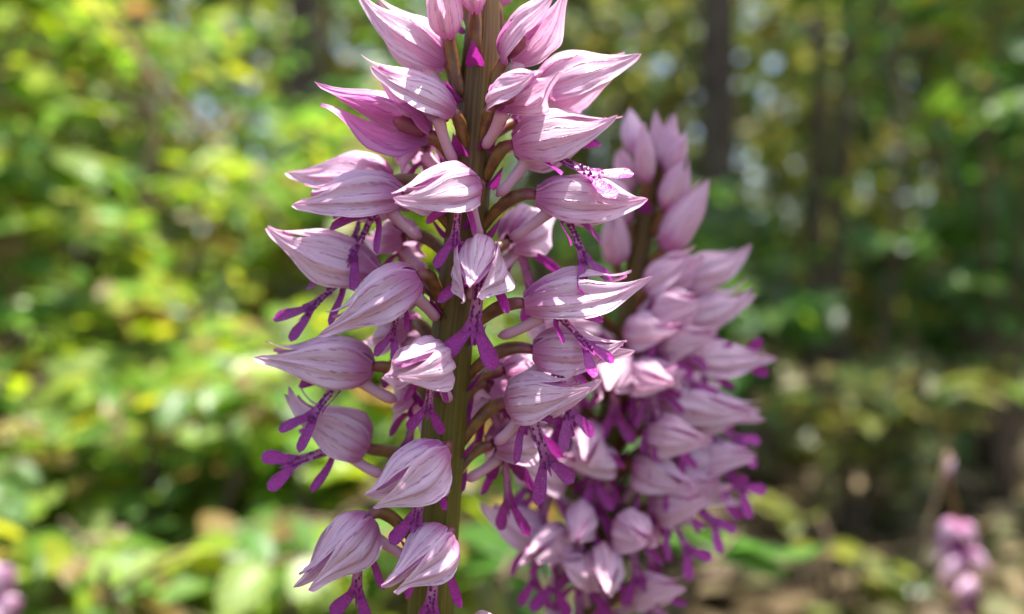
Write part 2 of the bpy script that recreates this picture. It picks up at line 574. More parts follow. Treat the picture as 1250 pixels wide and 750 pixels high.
def tree(x, y, r0, height, crown_z, crown_r, n, leaf, pal, label, seed, lean=(0, 0), bark="bark", group=None, n_limbs=9):
    r = random.Random(seed)
    base = Vector((x, y, ground_z(x, y) - 0.03))
    root = link("tree", None, None, base)
    tag(root, label, "tree", group)
    top = base + Vector((lean[0], lean[1], height))
    pts = bez(base, base + Vector((0, 0, height * .35)) + rv(r, height * 0.012), top - Vector((lean[0] * .4, lean[1] * .4, height * .3)) + rv(r, height * 0.015), top, 16)
    mb = MB()
    rad = [r0 * (1.35 if i == 0 else 1.0) * (1 - 0.8 * (i / 15) ** 1.2) for i in range(16)]
    tube(mb, [p - base for p in pts], rad, 12, 5, 0.05, 1.0)
    mb.build("trunk", M[bark], root)
    leaves = []
    for k in range(n_limbs):
        f = (crown_z / height) + (1 - crown_z / height) * r.random()
        i = min(14, int(f * 15))
        p = pts[i]
        a = r.uniform(0, 6.283); L = crown_r * r.uniform(0.5, 1.0) * (1.15 - 0.5 * f)
        e = p + Vector((math.cos(a) * L, math.sin(a) * L, r.uniform(0.1, 0.7) * L))
        lp = bez(p, p.lerp(e, .3) + rv(r, L * .05), p.lerp(e, .7) + Vector((0, 0, L * .12)), e, 8)
        lb = MB()
        tube(lb, [q - base for q in lp], [rad[i] * 0.5 * (1 - 0.85 * j / 7) for j in range(8)], 6)
        lb.build("limb", M[bark], root)
        clumps = [lp[r.randrange(2, 8)] + rv(r, L * 0.14) for _ in range(5)]
        for j in range(n // n_limbs):
            c = clumps[r.randrange(5)] + rv(r, L * 0.13)
            d = rv(r, 1.0); d.z -= 0.3
            leaves.append((leaf_matrix(c, d, Vector((0, 0, 1)) + rv(r, 0.5), leaf * r.uniform(0.6, 1.2)), r.randrange(1000)))
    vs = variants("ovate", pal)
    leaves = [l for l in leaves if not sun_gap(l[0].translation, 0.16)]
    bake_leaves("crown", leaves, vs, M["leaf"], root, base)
    return root

# ------------------------------------------------------------------ orchid
G_R, V_R = smooth_profile([0, .05, .14, .28, .42, .56, .70, .82, .92, 1.0], [.40, .70, .90, 1.0, .97, .80, .54, .34, .22, .15])
G_B, V_B = smooth_profile([0, .06, .18, .35, .5, .65, .8, .92, 1.0], [.42, .70, .95, 1.0, .95, .78, .50, .26, .06])

def sepal_mesh(X, Y, Z, L, R, th0, half, r, bud=False, tip_dir=None, rad_scale=1.0, bend=0.0, flat=0.85, length=1.0, nu=30, nv=18, open_up=0.0, tent=0.0, widest=None):
    rows, uvs = [], []
    G, V = (G_B, V_B) if bud else (G_R, V_R)
    p1, p2, p3 = r.uniform(0, 6), r.uniform(0, 6), r.uniform(0, 6)
    k_tip = r.uniform(0.6, 1.7)
    wide = widest if widest else 1.0
    lift = r.uniform(0.02, 0.13)
    off = Vector((r.uniform(0, 50), r.uniform(0, 50), r.uniform(0, 50)))
    for i in range(nu):
        u = i / (nu - 1)
        rad = float(np.interp(u ** wide, G, V)) * R * rad_scale
        w = half * (0.72 + 0.28 * min(1, u / 0.15))
        if u > 0.45:
            w *= 1 - 0.58 * ((u - 0.45) / 0.55) ** 1.2
        if u > 0.93:
            w *= max(0.06, 1 - ((u - 0.93) / 0.07) ** 2.2)
        row, uu = [], []
        tipf = max(0.0, (u - 0.60) / 0.40) ** 2
        c = X * (L * length * u) + Z * (bend * L * u ** 3)
        if tip_dir is not None:
            c = c + tip_dir * (L * 0.085 * tipf * k_tip)
        for j in range(nv + 1):
            v = -1 + 2 * j / nv
            th = th0 + w * v + open_up * u * (1 if th0 > 0 else -1 if th0 < 0 else 0)
            if bud:
                rr = rad * (1 + 0.03 * math.sin(p1 + 8 * u + 2 * v) + 0.04 * math.sin(p2 + 4 * v + 3 * u))
                rr *= 1 + 0.05 * (1 - abs(v)) ** 2
            else:
                cr = noise.noise(off + Vector((u * 2.6, v * 1.9, 0)))
                fold = abs(noise.noise(off + Vector((u * 1.1, v * 3.4, 7))))          # soft creases running lengthwise
                rr = rad * (1 + 0.17 * cr - 0.20 * max(0, 0.22 - fold) * min(1, u * 6))
                rr *= 1 + (0.04 * math.cos(v * math.pi * 2.6 + 0.8 * math.sin(p1)) + 0.10 * (1 - abs(v)) ** 3) * min(1, u * 5)
                rr += R * lift * abs(v) ** 4 * (0.6 + 0.4 * math.sin(p3 + 5 * u)) * min(1, u * 4)
                if th0 * v > 0:                                   # the free lower margin turns out and waves
                    rr += R * (0.06 + 0.12 * abs(math.sin(p2 + 4 * u))) * abs(v) ** 4 * min(1, u * 3)
            sy, cz = math.sin(th), math.cos(th)
            if not bud and abs(th) > 1.5:                         # below the widest line the sides hang like a tent
                k = tent * min(1, u * 6) * max(0.0, 1 - (max(0, u - 0.55) / 0.4))
                sy = sy * (1 - k) + math.copysign(1.0 + 0.10 * (abs(th) - 1.5), th) * k
                cz = cz * (1 - 0.25 * k)
            row.append(c + Z * (cz * rr) + Y * (sy * rr * flat))
            uu.append((u, 0.5 + 0.5 * v))
        rows.append(row); uvs.append(uu)
    mb = MB()
    mb.grid(rows, uvs)
    return mb

def strip(mb, pts, wdir, nrm, widths, pig, cup=0.0, nv=4, wave=0.0, ph=0.0):
    """a soft flat lobe along a path; pig gives colour per row"""
    rows, uvs, cols = [], [], []
    n = len(pts)
    for i, p in enumerate(pts):
        row, uu, cc = [], [], []
        for j in range(nv + 1):
            v = -1 + 2 * j / nv
            w = widths[i] * 0.5
            row.append(p + wdir * (v * w) + nrm * (cup * w * (v * v) + wave * w * math.sin(ph + 9 * i / n + 3 * v)))
            uu.append((i / (n - 1), 0.5 + 0.5 * v))
            cc.append((pig[i], 0.55 if abs(v) > 0.9 else 0.0, 0))
        rows.append(row); uvs.append(uu); cols.append(cc)
    mb.grid(rows, uvs, cols)

def lip_mesh(S, D, N, ll, r, arm=1.0):
    """little-man lip: two arms, pale spotted body, two spread legs and a tooth"""
    W = D.cross(N).normalized()
    mb = MB()
    curve = r.uniform(-0.25, 0.15)
    def mid(s):
        return S + D * (ll * s) + N * (curve * ll * s * s * 0.5)
    nb = 12
    bl = 0.66
    pts = [mid(bl * i / (nb - 1)) for i in range(nb)]
    wid = [ll * ip(i / (nb - 1), [0, .2, .5, .8, 1], [.17, .14, .115, .14, .26]) for i in range(nb)]
    strip(mb, pts, W, N, wid, [ip(i / (nb - 1), [0, .6, 1], [.12, .2, .8]) for i in range(nb)], 0.25)
    for s in (-1, 1):
        # arms
        st = mid(0.14) + W * (s * ll * 0.06)
        al = ll * r.uniform(0.40, 0.5) * arm
        d1 = (W * s * r.uniform(0.55, 0.95) + D * r.uniform(0.55, 0.9) + N * r.uniform(-0.1, 0.45)).normalized()
        en = st + d1 * al
        ap = bez(st, st + (W * s + D * 0.2).normalized() * al * .35, en - d1 * al * .3 + N * al * 0.08, en + D * al * .08, 10)
        wd = (D - d1 * D.dot(d1)).normalized()
        aw = [ll * ip(i / 9, [0, .3, .7, .9, 1], [.07, .085, .12, .095, .02]) for i in range(10)]
        strip(mb, ap, wd, N, aw, [ip(i / 9, [0, .15, 1], [.5, .95, 1]) for i in range(10)], 0.3)
        # legs
        sl = mid(bl - 0.05) + W * (s * ll * 0.035)
        gl = ll * r.uniform(0.38, 0.46)
        sp = r.uniform(0.45, 0.85)
        d2 = (D + W * s * sp + N * r.uniform(-0.15, 0.2)).normalized()
        lp = bez(sl, sl + d2 * gl * .35, sl + d2 * gl * .7, sl + d2 * gl, 11)
        wd = (W * s - d2 * (W * s).dot(d2)).normalized()
        lw = [ll * ip(i / 10, [0, .25, .6, .85, .95, 1], [.085, .125, .175, .165, .105, .02]) for i in range(11)]
        strip(mb, lp, wd, N + wd * 0.0, lw, [ip(i / 10, [0, .2, 1], [.6, .95, 1]) for i in range(11)], 0.12, 4, 0.05, r.uniform(0, 6))
    # tooth between the legs
    t0 = mid(bl - 0.02)
    strip(mb, [t0 + D * (ll * 0.15 * i / 4) for i in range(5)], W, N, [ll * x for x in (.06, .05, .04, .025, .006)], [1] * 5)
    # tufts of dark hairs in two rows down the body
    for i in range(15):
        s = 0.05 + 0.62 * i / 14
        for q in (-1, 1):
            if r.random() < 0.12: continue
            c = mid(s) + W * (q * ll * r.uniform(.018, .045)) + N * 0.00003
            h = ll * r.uniform(0.025, 0.05); b = ll * r.uniform(0.012, 0.024)
            ring = [c + W * (b * math.cos(a)) + D * (b * 1.6 * math.sin(a)) for a in (0, 1.57, 3.14, 4.71)]
            apex = c + N * h + W * r.gauss(0, h * 0.3) + D * r.gauss(0, h * 0.3)
            mb.add(ring + [apex], [(0, 1, 4), (1, 2, 4), (2, 3, 4), (3, 0, 4)], None, [(1, 0.9, 0)] * 5)
    return mb

class Orchid:
    def __init__(s, name, axis, r_stem, label, group, seed, group_loc):
        """axis: list of world points of the stem from the ground up"""
        s.r = random.Random(seed)
        s.base = axis[0].copy()
        s.root = link(name, None, None, s.base)
        tag(s.root, label, "orchid", group)
        s.axis = axis
        s.r_stem = r_stem
        n = len(axis)
        rad = [r_stem * ip(i / (n - 1), [0, .6, .85, 1], [1.3, 1.05, .85, .5]) for i in range(n)]
        mb = MB()
        z0, z1 = group_loc
        tube(mb, [p - s.base for p in axis], rad, 22, 7, 0.06, 3.0,
             cols=[(max(0, min(1, (p.z - z0) / (z1 - z0))), 0, 0) for p in axis])
        mb.build("stem", M["stem"], s.root)
    def at(s, z):
        a = s.axis
        for i in range(len(a) - 1):
            if a[i].z <= z <= a[i + 1].z:
                return a[i].lerp(a[i + 1], (z - a[i].z) / max(1e-9, a[i + 1].z - a[i].z))
        return (a[-1] if z > a[-1].z else a[0]).copy()
    def flower(s, B, T, scale=1.0, lip=None, bud=False, fat=1.0, drop=None, spread=1.0, roll=0.0, open_up=0.0, spur=True, up=None, lip_len=None, arm=1.0, bract=True, mat="sepal"):
        r = s.r
        L = (T - B).length
        X = (T - B).normalized()
        U = up if up is not None else Vector((0, 0, 1))
        if abs(X.dot(U)) > 0.93:            # a nearly upright bud: its back faces the stem
            ax = s.at(B.z) - B; ax.z = 0
            U = ax if ax.length > 1e-6 else Vector((0, 1, 0))
        Z = (U - X * U.dot(X)).normalized()
        Z = (Matrix.Rotation(math.radians(roll), 3, X) @ Z)
        Y = Z.cross(X)
        R = 0.0032 * scale * fat * (0.72 if bud else 1.0)
        loc = B - s.base
        # ovary
        if drop is None: drop = 0.0042 * scale
        ctr = s.at(B.z - drop)
        out = B - ctr; out.z = 0
        out = out.normalized() if out.length > 1e-6 else Vector((0, -1, 0))
        A = ctr + out * s.r_stem * 0.7
        ln = (B - A).length
        Bb = B + X * (L * 0.02)
        pts = bez(A, A + (out * 0.5 + Vector((0, 0, 0.8))) * ln * 0.4, B - X * ln * 0.3 + Vector((0, 0, ln * 0.10)), Bb, 14)
        mb = MB()
        rad = [0.00078 * scale * ip(i / 13, [0, .2, .6, .9, 1], [.75, .85, 1.12, .95, .7]) for i in range(14)]
        tube(mb, [p - B for p in pts], rad, 12, 3, 0.13, 5.0)
        # column inside the hood
        cp = [X * (L * f) + Z * (R * 0.12) for f in (0.05, 0.15, 0.26, 0.33)]
        if not bud:
            tube(mb, cp, [0.0007 * scale, 0.0010 * scale, 0.0011 * scale, 0.0004 * scale], 8, cols=[(1, 0, 0)] * 4)
        fl = mb.build("flower", M["ovary"], s.root, loc)
        # sepals
        if bud:
            spec = [(0.0, 68, Z * 0.2), (math.radians(120), 68, (Y - Z * .5) * 0.15), (math.radians(-120), 68, (-Y - Z * .5) * 0.15)]
        else:
            spec = [(0.0, 53, (Z * r.uniform(0.0, 1.3) + Y * r.uniform(-.3, .3)) * spread),
                    (math.radians(102), 55, (Y * r.uniform(0.1, 0.9) + Z * r.uniform(-0.3, 1.0)) * spread),
                    (math.radians(-102), 55, (-Y * r.uniform(0.1, 0.9) + Z * r.uniform(-0.3, 1.0)) * spread)]
        bend = r.uniform(-0.02, 0.10) if not bud else 0.0
        tent = r.uniform(0.35, 1.15)
        widest = r.uniform(0.82, 1.35)
        flat = r.uniform(0.74, 1.0)
        if not bud:
            R *= r.uniform(0.88, 1.08)
            if open_up == 0.0: open_up = max(0.0, r.uniform(-0.15, 0.28))
        for k, (th, half, tip) in enumerate(spec):
            m = sepal_mesh(X, Y, Z, L, R, th, math.radians(half), r, bud, tip, 1.0 if k == 0 else 1.06, bend,
                           flat, r.uniform(0.86, 1.06) if not bud else r.uniform(0.95, 1.04), open_up=open_up, tent=tent, widest=widest)
            m.build("sepal", M[mat], fl)
        if bud:
            if bract: s.bract(fl, A - B, out, scale)
            return fl
        for sg in (-1, 1):
            m = sepal_mesh(X, Y, Z, L * 0.86, R, sg * math.radians(42), math.radians(24), r, False, Z * 0.3, 0.86, bend, 0.86, 1.0, 14, 5)
            m.build("petal", M["petal"], fl)
        # lip
        S = X * (L * 0.22) - Z * (R * 0.30)
        if lip is None or lip is False:
            D = (X * 0.35 - Vector((0, 0, 1)) + rv(r, 0.15)).normalized()
        else:
            D = lip.normalized()
        N = X + Vector((0, -0.9, 0)) if X.y < 0.35 else X
        N = N - D * N.dot(D)
        if N.length < 0.25: N = N + Z * 0.6
        N = (N - D * N.dot(D)).normalized()
        ll = (lip_len or 0.0118) * scale
        if lip is not False:
            lip_mesh(S, D, N, ll, r, arm).build("lip", M["lip"], fl)
        # spur
        if spur:
            q = X * (L * 0.12) - Z * (R * 0.55)
            sl = 0.0054 * scale * r.uniform(0.85, 1.1)
            bk = ((A - B) * 0.9 - q - Vector((0, 0, 0.0016)) + rv(r, 0.0009)).normalized()
            sp = bez(q, q + bk * sl * .35 - Z * 0.0006, q + bk * sl * .7 - Z * 0.0007, q + bk * sl - Vector((0, 0, 0.0005)), 10)
            m = MB()
            tube(m, sp, [0.00078 * scale * ip(i / 9, [0, .2, .5, .8, .95, 1], [1.15, .95, .85, .95, .7, .25]) for i in range(10)], 10)
            m.build("spur", M["spur"], fl)
        if bract: s.bract(fl, A - B, out, scale)
        return fl
    def bract(s, fl, A, out, scale):
        m = MB()
        n = 6
        d = (out * 0.7 + Vector((0, 0, 0.75))).normalized()
        w = d.cross(out).normalized() if d.cross(out).length > 1e-4 else Vector((1, 0, 0))
        nr = d.cross(w).normalized()
        ln = 0.0034 * scale
        o = A - Vector((0, 0, 0.0008 * scale))
        strip(m, [o + d * (ln * i / (n - 1)) + out * (0.0004 * scale) for i in range(n)], w, -nr, [ln * x for x in (.6, .72, .6, .42, .22, .03)], [0.75] * n, 0.5)
        m.build("bract", M["lip"], fl)

def hood(orc, d, b, t, db=0.0, toward=-1, L=0.0132, lip=None, lip_depth=0.0, **kw):
    """b, t: photo pixels of the hood's base and tip; db: depth of the base from the stem in mm (minus = nearer).
    The tip's depth follows from the hood's real length."""
    B = px(b[0], b[1], d + db * 0.001)
    dd = d + db * 0.001
    flat = px(t[0], t[1], dd) - B
    rest = max(0.0, L * L - flat.length_squared)
    dep = math.sqrt(rest) * (1 if toward > 0 else -1)
    dep = max(-0.013, min(0.013, dep))
    T = px(t[0], t[1], dd + dep)
    if lip is not None and lip is not False:
        lip = Vector((lip[0], lip_depth * math.hypot(*lip), -lip[1]))
    return orc.flower(B, T, lip=lip, **kw)

# the front spike
D1 = 0.1145
stem_px = [(500, 1500), (508, 1200), (516, 950), (525, 760), (532, 650), (540, 550), (548, 450), (560, 350), (573, 250), (581, 150), (588, 60), (591, 0), (590, -70), (588, -130)]
def stem_axis(pxs, d, foot_dx=0.0):
    a = [px(x, y, d) for x, y in pxs]
    foot = Vector((a[0].x + foot_dx, a[0].y + 0.004, ground_z(a[0].x, a[0].y) - 0.01))
    low = bez(foot, foot + Vector((0, 0, 0.06)), a[0] - (a[1] - a[0]).normalized() * 0.05, a[0], 10)
    pts = low[:-1] + a
    dense = []
    for i in range(len(pts) - 1):
        p0 = pts[max(i - 1, 0)]; p1 = pts[i]; p2 = pts[i + 1]; p3 = pts[min(i + 2, len(pts) - 1)]
        for k in range(3):
            t = k / 3.0
            dense.append(0.5 * ((2 * p1) + (p2 - p0) * t + (2 * p0 - 5 * p1 + 4 * p2 - p3) * t * t + (3 * p1 - p0 - 3 * p2 + p3) * t ** 3))
    dense.append(pts[-1])
    return dense

o1 = Orchid("orchid", stem_axis(stem_px, D1), 0.0028,
            "tall orchid spike in sharp focus with purple-lipped pink hooded flowers on a brown stem", None, 21, (CAM_Z - 0.03, CAM_Z + 0.02))
def f(b, t, **kw): return hood(o1, D1, b, t, **kw)
# upper part
f((548, 42), (533, -38), db=-2, toward=-1, L=0.0115, bud=True, drop=0.0075)
f((580, 12), (572, -75), db=-3, L=0.0115, bud=True, drop=0.006)
f((606, 0), (628, -80), db=1, toward=1, L=0.0115, bud=True, drop=0.006)
f((562, -20), (540, -100), db=2, toward=1, L=0.0112, bud=True, drop=0.006)
f((545, 78), (437, 8), db=1, toward=-1, lip=False, fat=0.95, drop=0.006)
f((553, 138), (442, 84), db=-4, toward=-1, lip=False, fat=0.92)
f((524, 166), (388, 112), db=-3, toward=-1, L=0.0142, lip=False, spur=False, spread=1.2, fat=1.05, up=Vector((0.1, 1, 0.9)), mat="petal")
f((618, 74), (690, -8), db=-3, toward=-1, lip=False, drop=0.0062)
f((606, 128), (664, 96), db=-5, toward=-1, L=0.0118, lip=False, fat=0.95)
f((655, 112), (778, 70), db=0, toward=-1, lip=False)
f((628, 152), (735, 118), db=5, toward=1, lip=False, mat="petal")
f((626, 178), (760, 156), db=-3, toward=-1, lip=(1, 0.55), lip_depth=-0.25, lip_len=0.0128)
f((654, 240), (799, 254), db=-2.5, toward=-1, L=0.0145, lip=(0.45, 1), lip_depth=-0.15)
f((492, 240), (362, 246), db=-1, toward=-1, lip=(-0.55, 1), lip_depth=-0.1)
f((478, 222), (362, 213), db=5, toward=1, lip=(-0.3, 1))
f((581, 226), (481, 246), db=-5.5, toward=-1, L=0.0125, lip=(-0.1, 1), lip_len=0.009)
f((522, 172), (508, 208), db=4, toward=1, L=0.0105, lip=(0.1, 1), lip_len=0.008)
# middle
f((462, 334), (322, 292), db=2.0, toward=-1, lip=(-0.75, 0.65), L=0.0146)
f((512, 338), (396, 406), db=-5, toward=-1, lip=(-0.25, 1), lip_len=0.0085)
f((590, 306), (574, 368), db=-4.5, toward=-1, L=0.0112, lip=(-0.12, 1), lip_depth=-0.1, fat=1.0, lip_len=0.0122, spread=0.5)
f((640, 372), (788, 352), db=-3, toward=-1, L=0.0148, lip=(0.7, 0.8), lip_depth=-0.2, lip_len=0.0105)
f((650, 428), (778, 434), db=-1, toward=-1, lip=(0.25, 1))
f((622, 492), (722, 474), db=-1, toward=-1, lip=(0.35, 1), L=0.0125, drop=0.006)
f((610, 455), (690, 470), db=6, toward=1, lip=(0.4, 1))
f((456, 448), (314, 434), db=1, toward=-1, L=0.0145, lip=(-0.6, 0.75), lip_depth=-0.1)
f((540, 436), (478, 462), db=-5.5, toward=-1, L=0.0118, lip=(-0.1, 1), lip_len=0.008)
f((618, 298), (668, 262), db=5, toward=1, lip=(0.3, 1))
f((505, 398), (455, 420), db=6, toward=1, lip=(0.3, 1))
f((500, 290), (452, 300), db=6.5, toward=1, lip=(0.15, 1), lip_len=0.008)
# lower
f((448, 548), (338, 492), db=6, toward=-1, lip=(-0.9, 0.3), L=0.0142, drop=0.003)
f((542, 548), (455, 620), db=-5.5, toward=-1, lip=(-0.35, 1), lip_depth=-0.2, L=0.0125, lip_len=0.0105)
f((452, 632), (374, 722), db=-1, toward=-1, lip=(-0.1, 1), lip_len=0.0115, L=0.0135)
f((546, 652), (470, 726), db=-5, toward=-1, lip=(-0.1, 1), lip_len=0.0115, L=0.0128)
f((512, 480), (492, 512), db=6, toward=1, L=0.012, lip=(-0.2, 1), lip_len=0.009)
f((575, 780), (640, 800), db=-2, toward=-1, lip=(0.2, 1))
f((480, 790), (400, 830), db=-2, toward=-1, lip=(-0.2, 1))

# the spike behind it
D2 = 0.152
stem2 = [(690, 1400), (697, 1150), (706, 950), (716, 780), (726, 680), (738, 580), (752, 480), (768, 380), (784, 290), (796, 220), (800, 180)]
o2 = Orchid("orchid", stem_axis(stem2, D2), 0.0024,
            "softly blurred orchid spike with pointed pink buds on top, close behind the sharp one", None, 77, (CAM_Z - 0.02, CAM_Z + 0.02))
def g(b, t, **kw): return hood(o2, D2, b, t, **kw)
g((788, 222), (786, 150), db=-3, L=0.0112, bud=True, fat=0.85)
g((776, 190), (768, 134), db=0, toward=1, L=0.009, bud=True, fat=0.8)
g((806, 200), (800, 136), db=1, L=0.0098, bud=True, fat=0.8)
g((812, 205), (822, 138), db=-1, L=0.0098, bud=True, fat=0.8)
g((814, 215), (838, 164), db=-1, L=0.0095, bud=True, fat=0.8)
g((812, 255), (838, 190), db=-2, L=0.0108, bud=True)
g((768, 235), (756, 180), db=1, L=0.0098, bud=True, fat=0.8)
g((812, 305), (864, 216), db=-3, L=0.0145, bud=True, fat=1.25)
g((766, 270), (738, 210), db=-1, L=0.0115, bud=True)
g((752, 318), (748, 248), db=0, L=0.0125, bud=True, fat=1.2)
g((790, 352), (852, 312), db=-4, L=0.0125, lip=(0.1, 1))
g((822, 345), (916, 312), db=2, lip=(0.1, 1))
g((822, 392), (924, 366), db=2, lip=(0.3, 1), toward=1)
g((768, 402), (836, 412), db=-5, lip=(0.2, 1))
g((830, 440), (942, 438), db=0, lip=(0.9, -0.1), L=0.0150)
g((790, 482), (932, 512), db=-3, lip=(0.3, 1), L=0.0178, fat=1.15)
g((770, 450), (820, 478), db=-6, lip=(0.35, 1))
g((700, 420), (650, 400), db=1, lip=(0.0, 1))
g((720, 380), (680, 392), db=-3, lip=(0.1, 1))
g((752, 436), (742, 490), db=-6, lip=(0, 1))
g((702, 494), (640, 484), db=-1, lip=(-0.1, 1))
g((722, 520), (712, 576), db=-6, lip=(0.1, 1))
g((672, 540), (598, 520), db=-1, lip=(-0.15, 1), L=0.0125)
g((778, 566), (850, 604), db=-4, lip=(0.1, 1))
g((820, 548), (912, 572), db=0, lip=(0.8, 0.2))
g((812, 590), (890, 600), db=1, lip=(0.9, 0.1))
g((672, 660), (588, 622), db=-3, lip=(0.05, 1), L=0.0132)
g((712, 620), (700, 670), db=-6, lip=(-0.05, 1))
g((736, 672), (740, 732), db=-6, lip=(0, 1))
g((772, 725), (838, 716), db=-3, lip=(0.6, 0.6))
g((806, 480), (880, 470), db=4, toward=1, lip=(0.7, 0.6))
g((778, 640), (820, 640), db=4, toward=1, lip=(0.2, 1))
g((690, 760), (640, 790), db=-2, lip=(-0.2, 1))
g((760, 780), (800, 820), db=-2, lip=(0.2, 1))

g((748, 560), (684, 572), db=-5, lip=(-0.1, 1), L=0.0118)
g((790, 530), (862, 540), db=-6, lip=(0.35, 1), L=0.0118)
g((836, 505), (926, 500), db=1, lip=(0.8, 0.5), L=0.0125)
g((800, 622), (866, 612), db=-3, lip=(0.5, 0.9), L=0.0118)
g((686, 590), (620, 566), db=-4, lip=(-0.15, 1), L=0.0118)
g((700, 455), (640, 440), db=-3, lip=(0.1, 1), L=0.0118)
g((800, 425), (880, 410), db=-4, lip=(0.5, 0.8), L=0.0120)
g((800, 380), (858, 372), db=-6, lip=(0.15, 1), L=0.0115)
g((850, 560), (920, 555), db=2, lip=(0.75, 0.6), L=0.0115)
g((820, 590), (900, 612), db=0, lip=(0.7, 0.75), L=0.0115)
g((716, 700), (676, 690), db=-4, lip=(0.0, 1), L=0.0115)
g((760, 640), (800, 668), db=-7, lip=(0.2, 1), L=0.0115)
g((690, 650), (640, 690), db=-6, lip=(-0.1, 1), L=0.0115)
g((780, 470), (836, 452), db=-7, lip=(0.3, 1), L=0.0112)
f((598, 545), (668, 530), db=6, toward=1, lip=(0.1, 1), L=0.012)
f((590, 470), (640, 505), db=5, toward=1, lip=(0.2, 1), L=0.012)

def broad_leaves(orc, n, seed, tint_pal="green"):
    """the orchid's own broad leaves at the foot"""
    r = random.Random(seed)
    vs = variants("lance", tint_pal)
    for i in range(n):
        a = 6.283 * i / n + r.uniform(-.4, .4)
        d = Vector((math.cos(a), math.sin(a), 0.55))
        o = bpy.data.objects.new("leaf", vs[r.randrange(len(vs))][1]); COL.objects.link(o)
        o.parent = orc.root
        o.matrix_basis = leaf_matrix(Vector((0, 0, 0.015 + 0.012 * i)), d, Vector((-math.cos(a) * .5, -math.sin(a) * .5, 1)), r.uniform(0.10, 0.13))
broad_leaves(o1, 4, 5); broad_leaves(o2, 4, 6)

# a fading spike farther off and another one among the leaves
D3 = 0.40
o3 = Orchid("orchid", stem_axis([(1215, 900), (1205, 820), (1195, 750), (1180, 690), (1165, 630), (1156, 590), (1152, 555)], D3), 0.0022,
            "small far orchid with a few pale pink hoods below a bare brown tip", None, 31, (CAM_Z - 0.15, CAM_Z - 0.10))
def h3(b, t, **kw): return hood(o3, D3, b, t, **kw)
h3((1165, 636), (1142, 668), db=-3, scale=1.0, L=0.0125, fat=1.1, spread=1.6)
h3((1172, 640), (1192, 668), db=-4, scale=1.0, L=0.0125, fat=1.1, spread=1.6)
h3((1172, 680), (1150, 705), db=-5, scale=1.0, L=0.0125, fat=1.1, spread=1.6)
h3((1182, 672), (1206, 700), db=-1, scale=1.0, L=0.0125, fat=1.1, spread=1.6)
h3((1170, 662), (1138, 684), db=2, scale=1.0, L=0.012, fat=1.0)
h3((1186, 708), (1168, 728), db=-4, scale=1.1, L=0.012, fat=1.1)
h3((1156, 580), (1164, 556), db=-1, scale=0.6, L=0.005, bud=True)
broad_leaves(o3, 3, 8)
D4 = 0.33
o4 = Orchid("orchid", stem_axis([(-20, 1000), (-14, 900), (-10, 820), (-6, 760), (-4, 720), (-3, 690)], D4), 0.0021,
            "blurred mauve orchid low down among the sunlit leaves of the bushes", None, 32, (CAM_Z - 0.15, CAM_Z - 0.10))
def h4(b, t, **kw): return hood(o4, D4, b, t, **kw)
h4((-2, 712), (16, 690), db=-3, L=0.012, fat=1.1)
h4((0, 738), (26, 736), db=-3, L=0.012, fat=1.1)
h4((-10, 740), (2, 768), db=-5, L=0.012, fat=1.1)
h4((4, 772), (34, 768), db=-3, L=0.012, fat=1.1)
h4((-6, 700), (-24, 690), db=1, L=0.012, fat=1.1)
broad_leaves(o4, 3, 9)

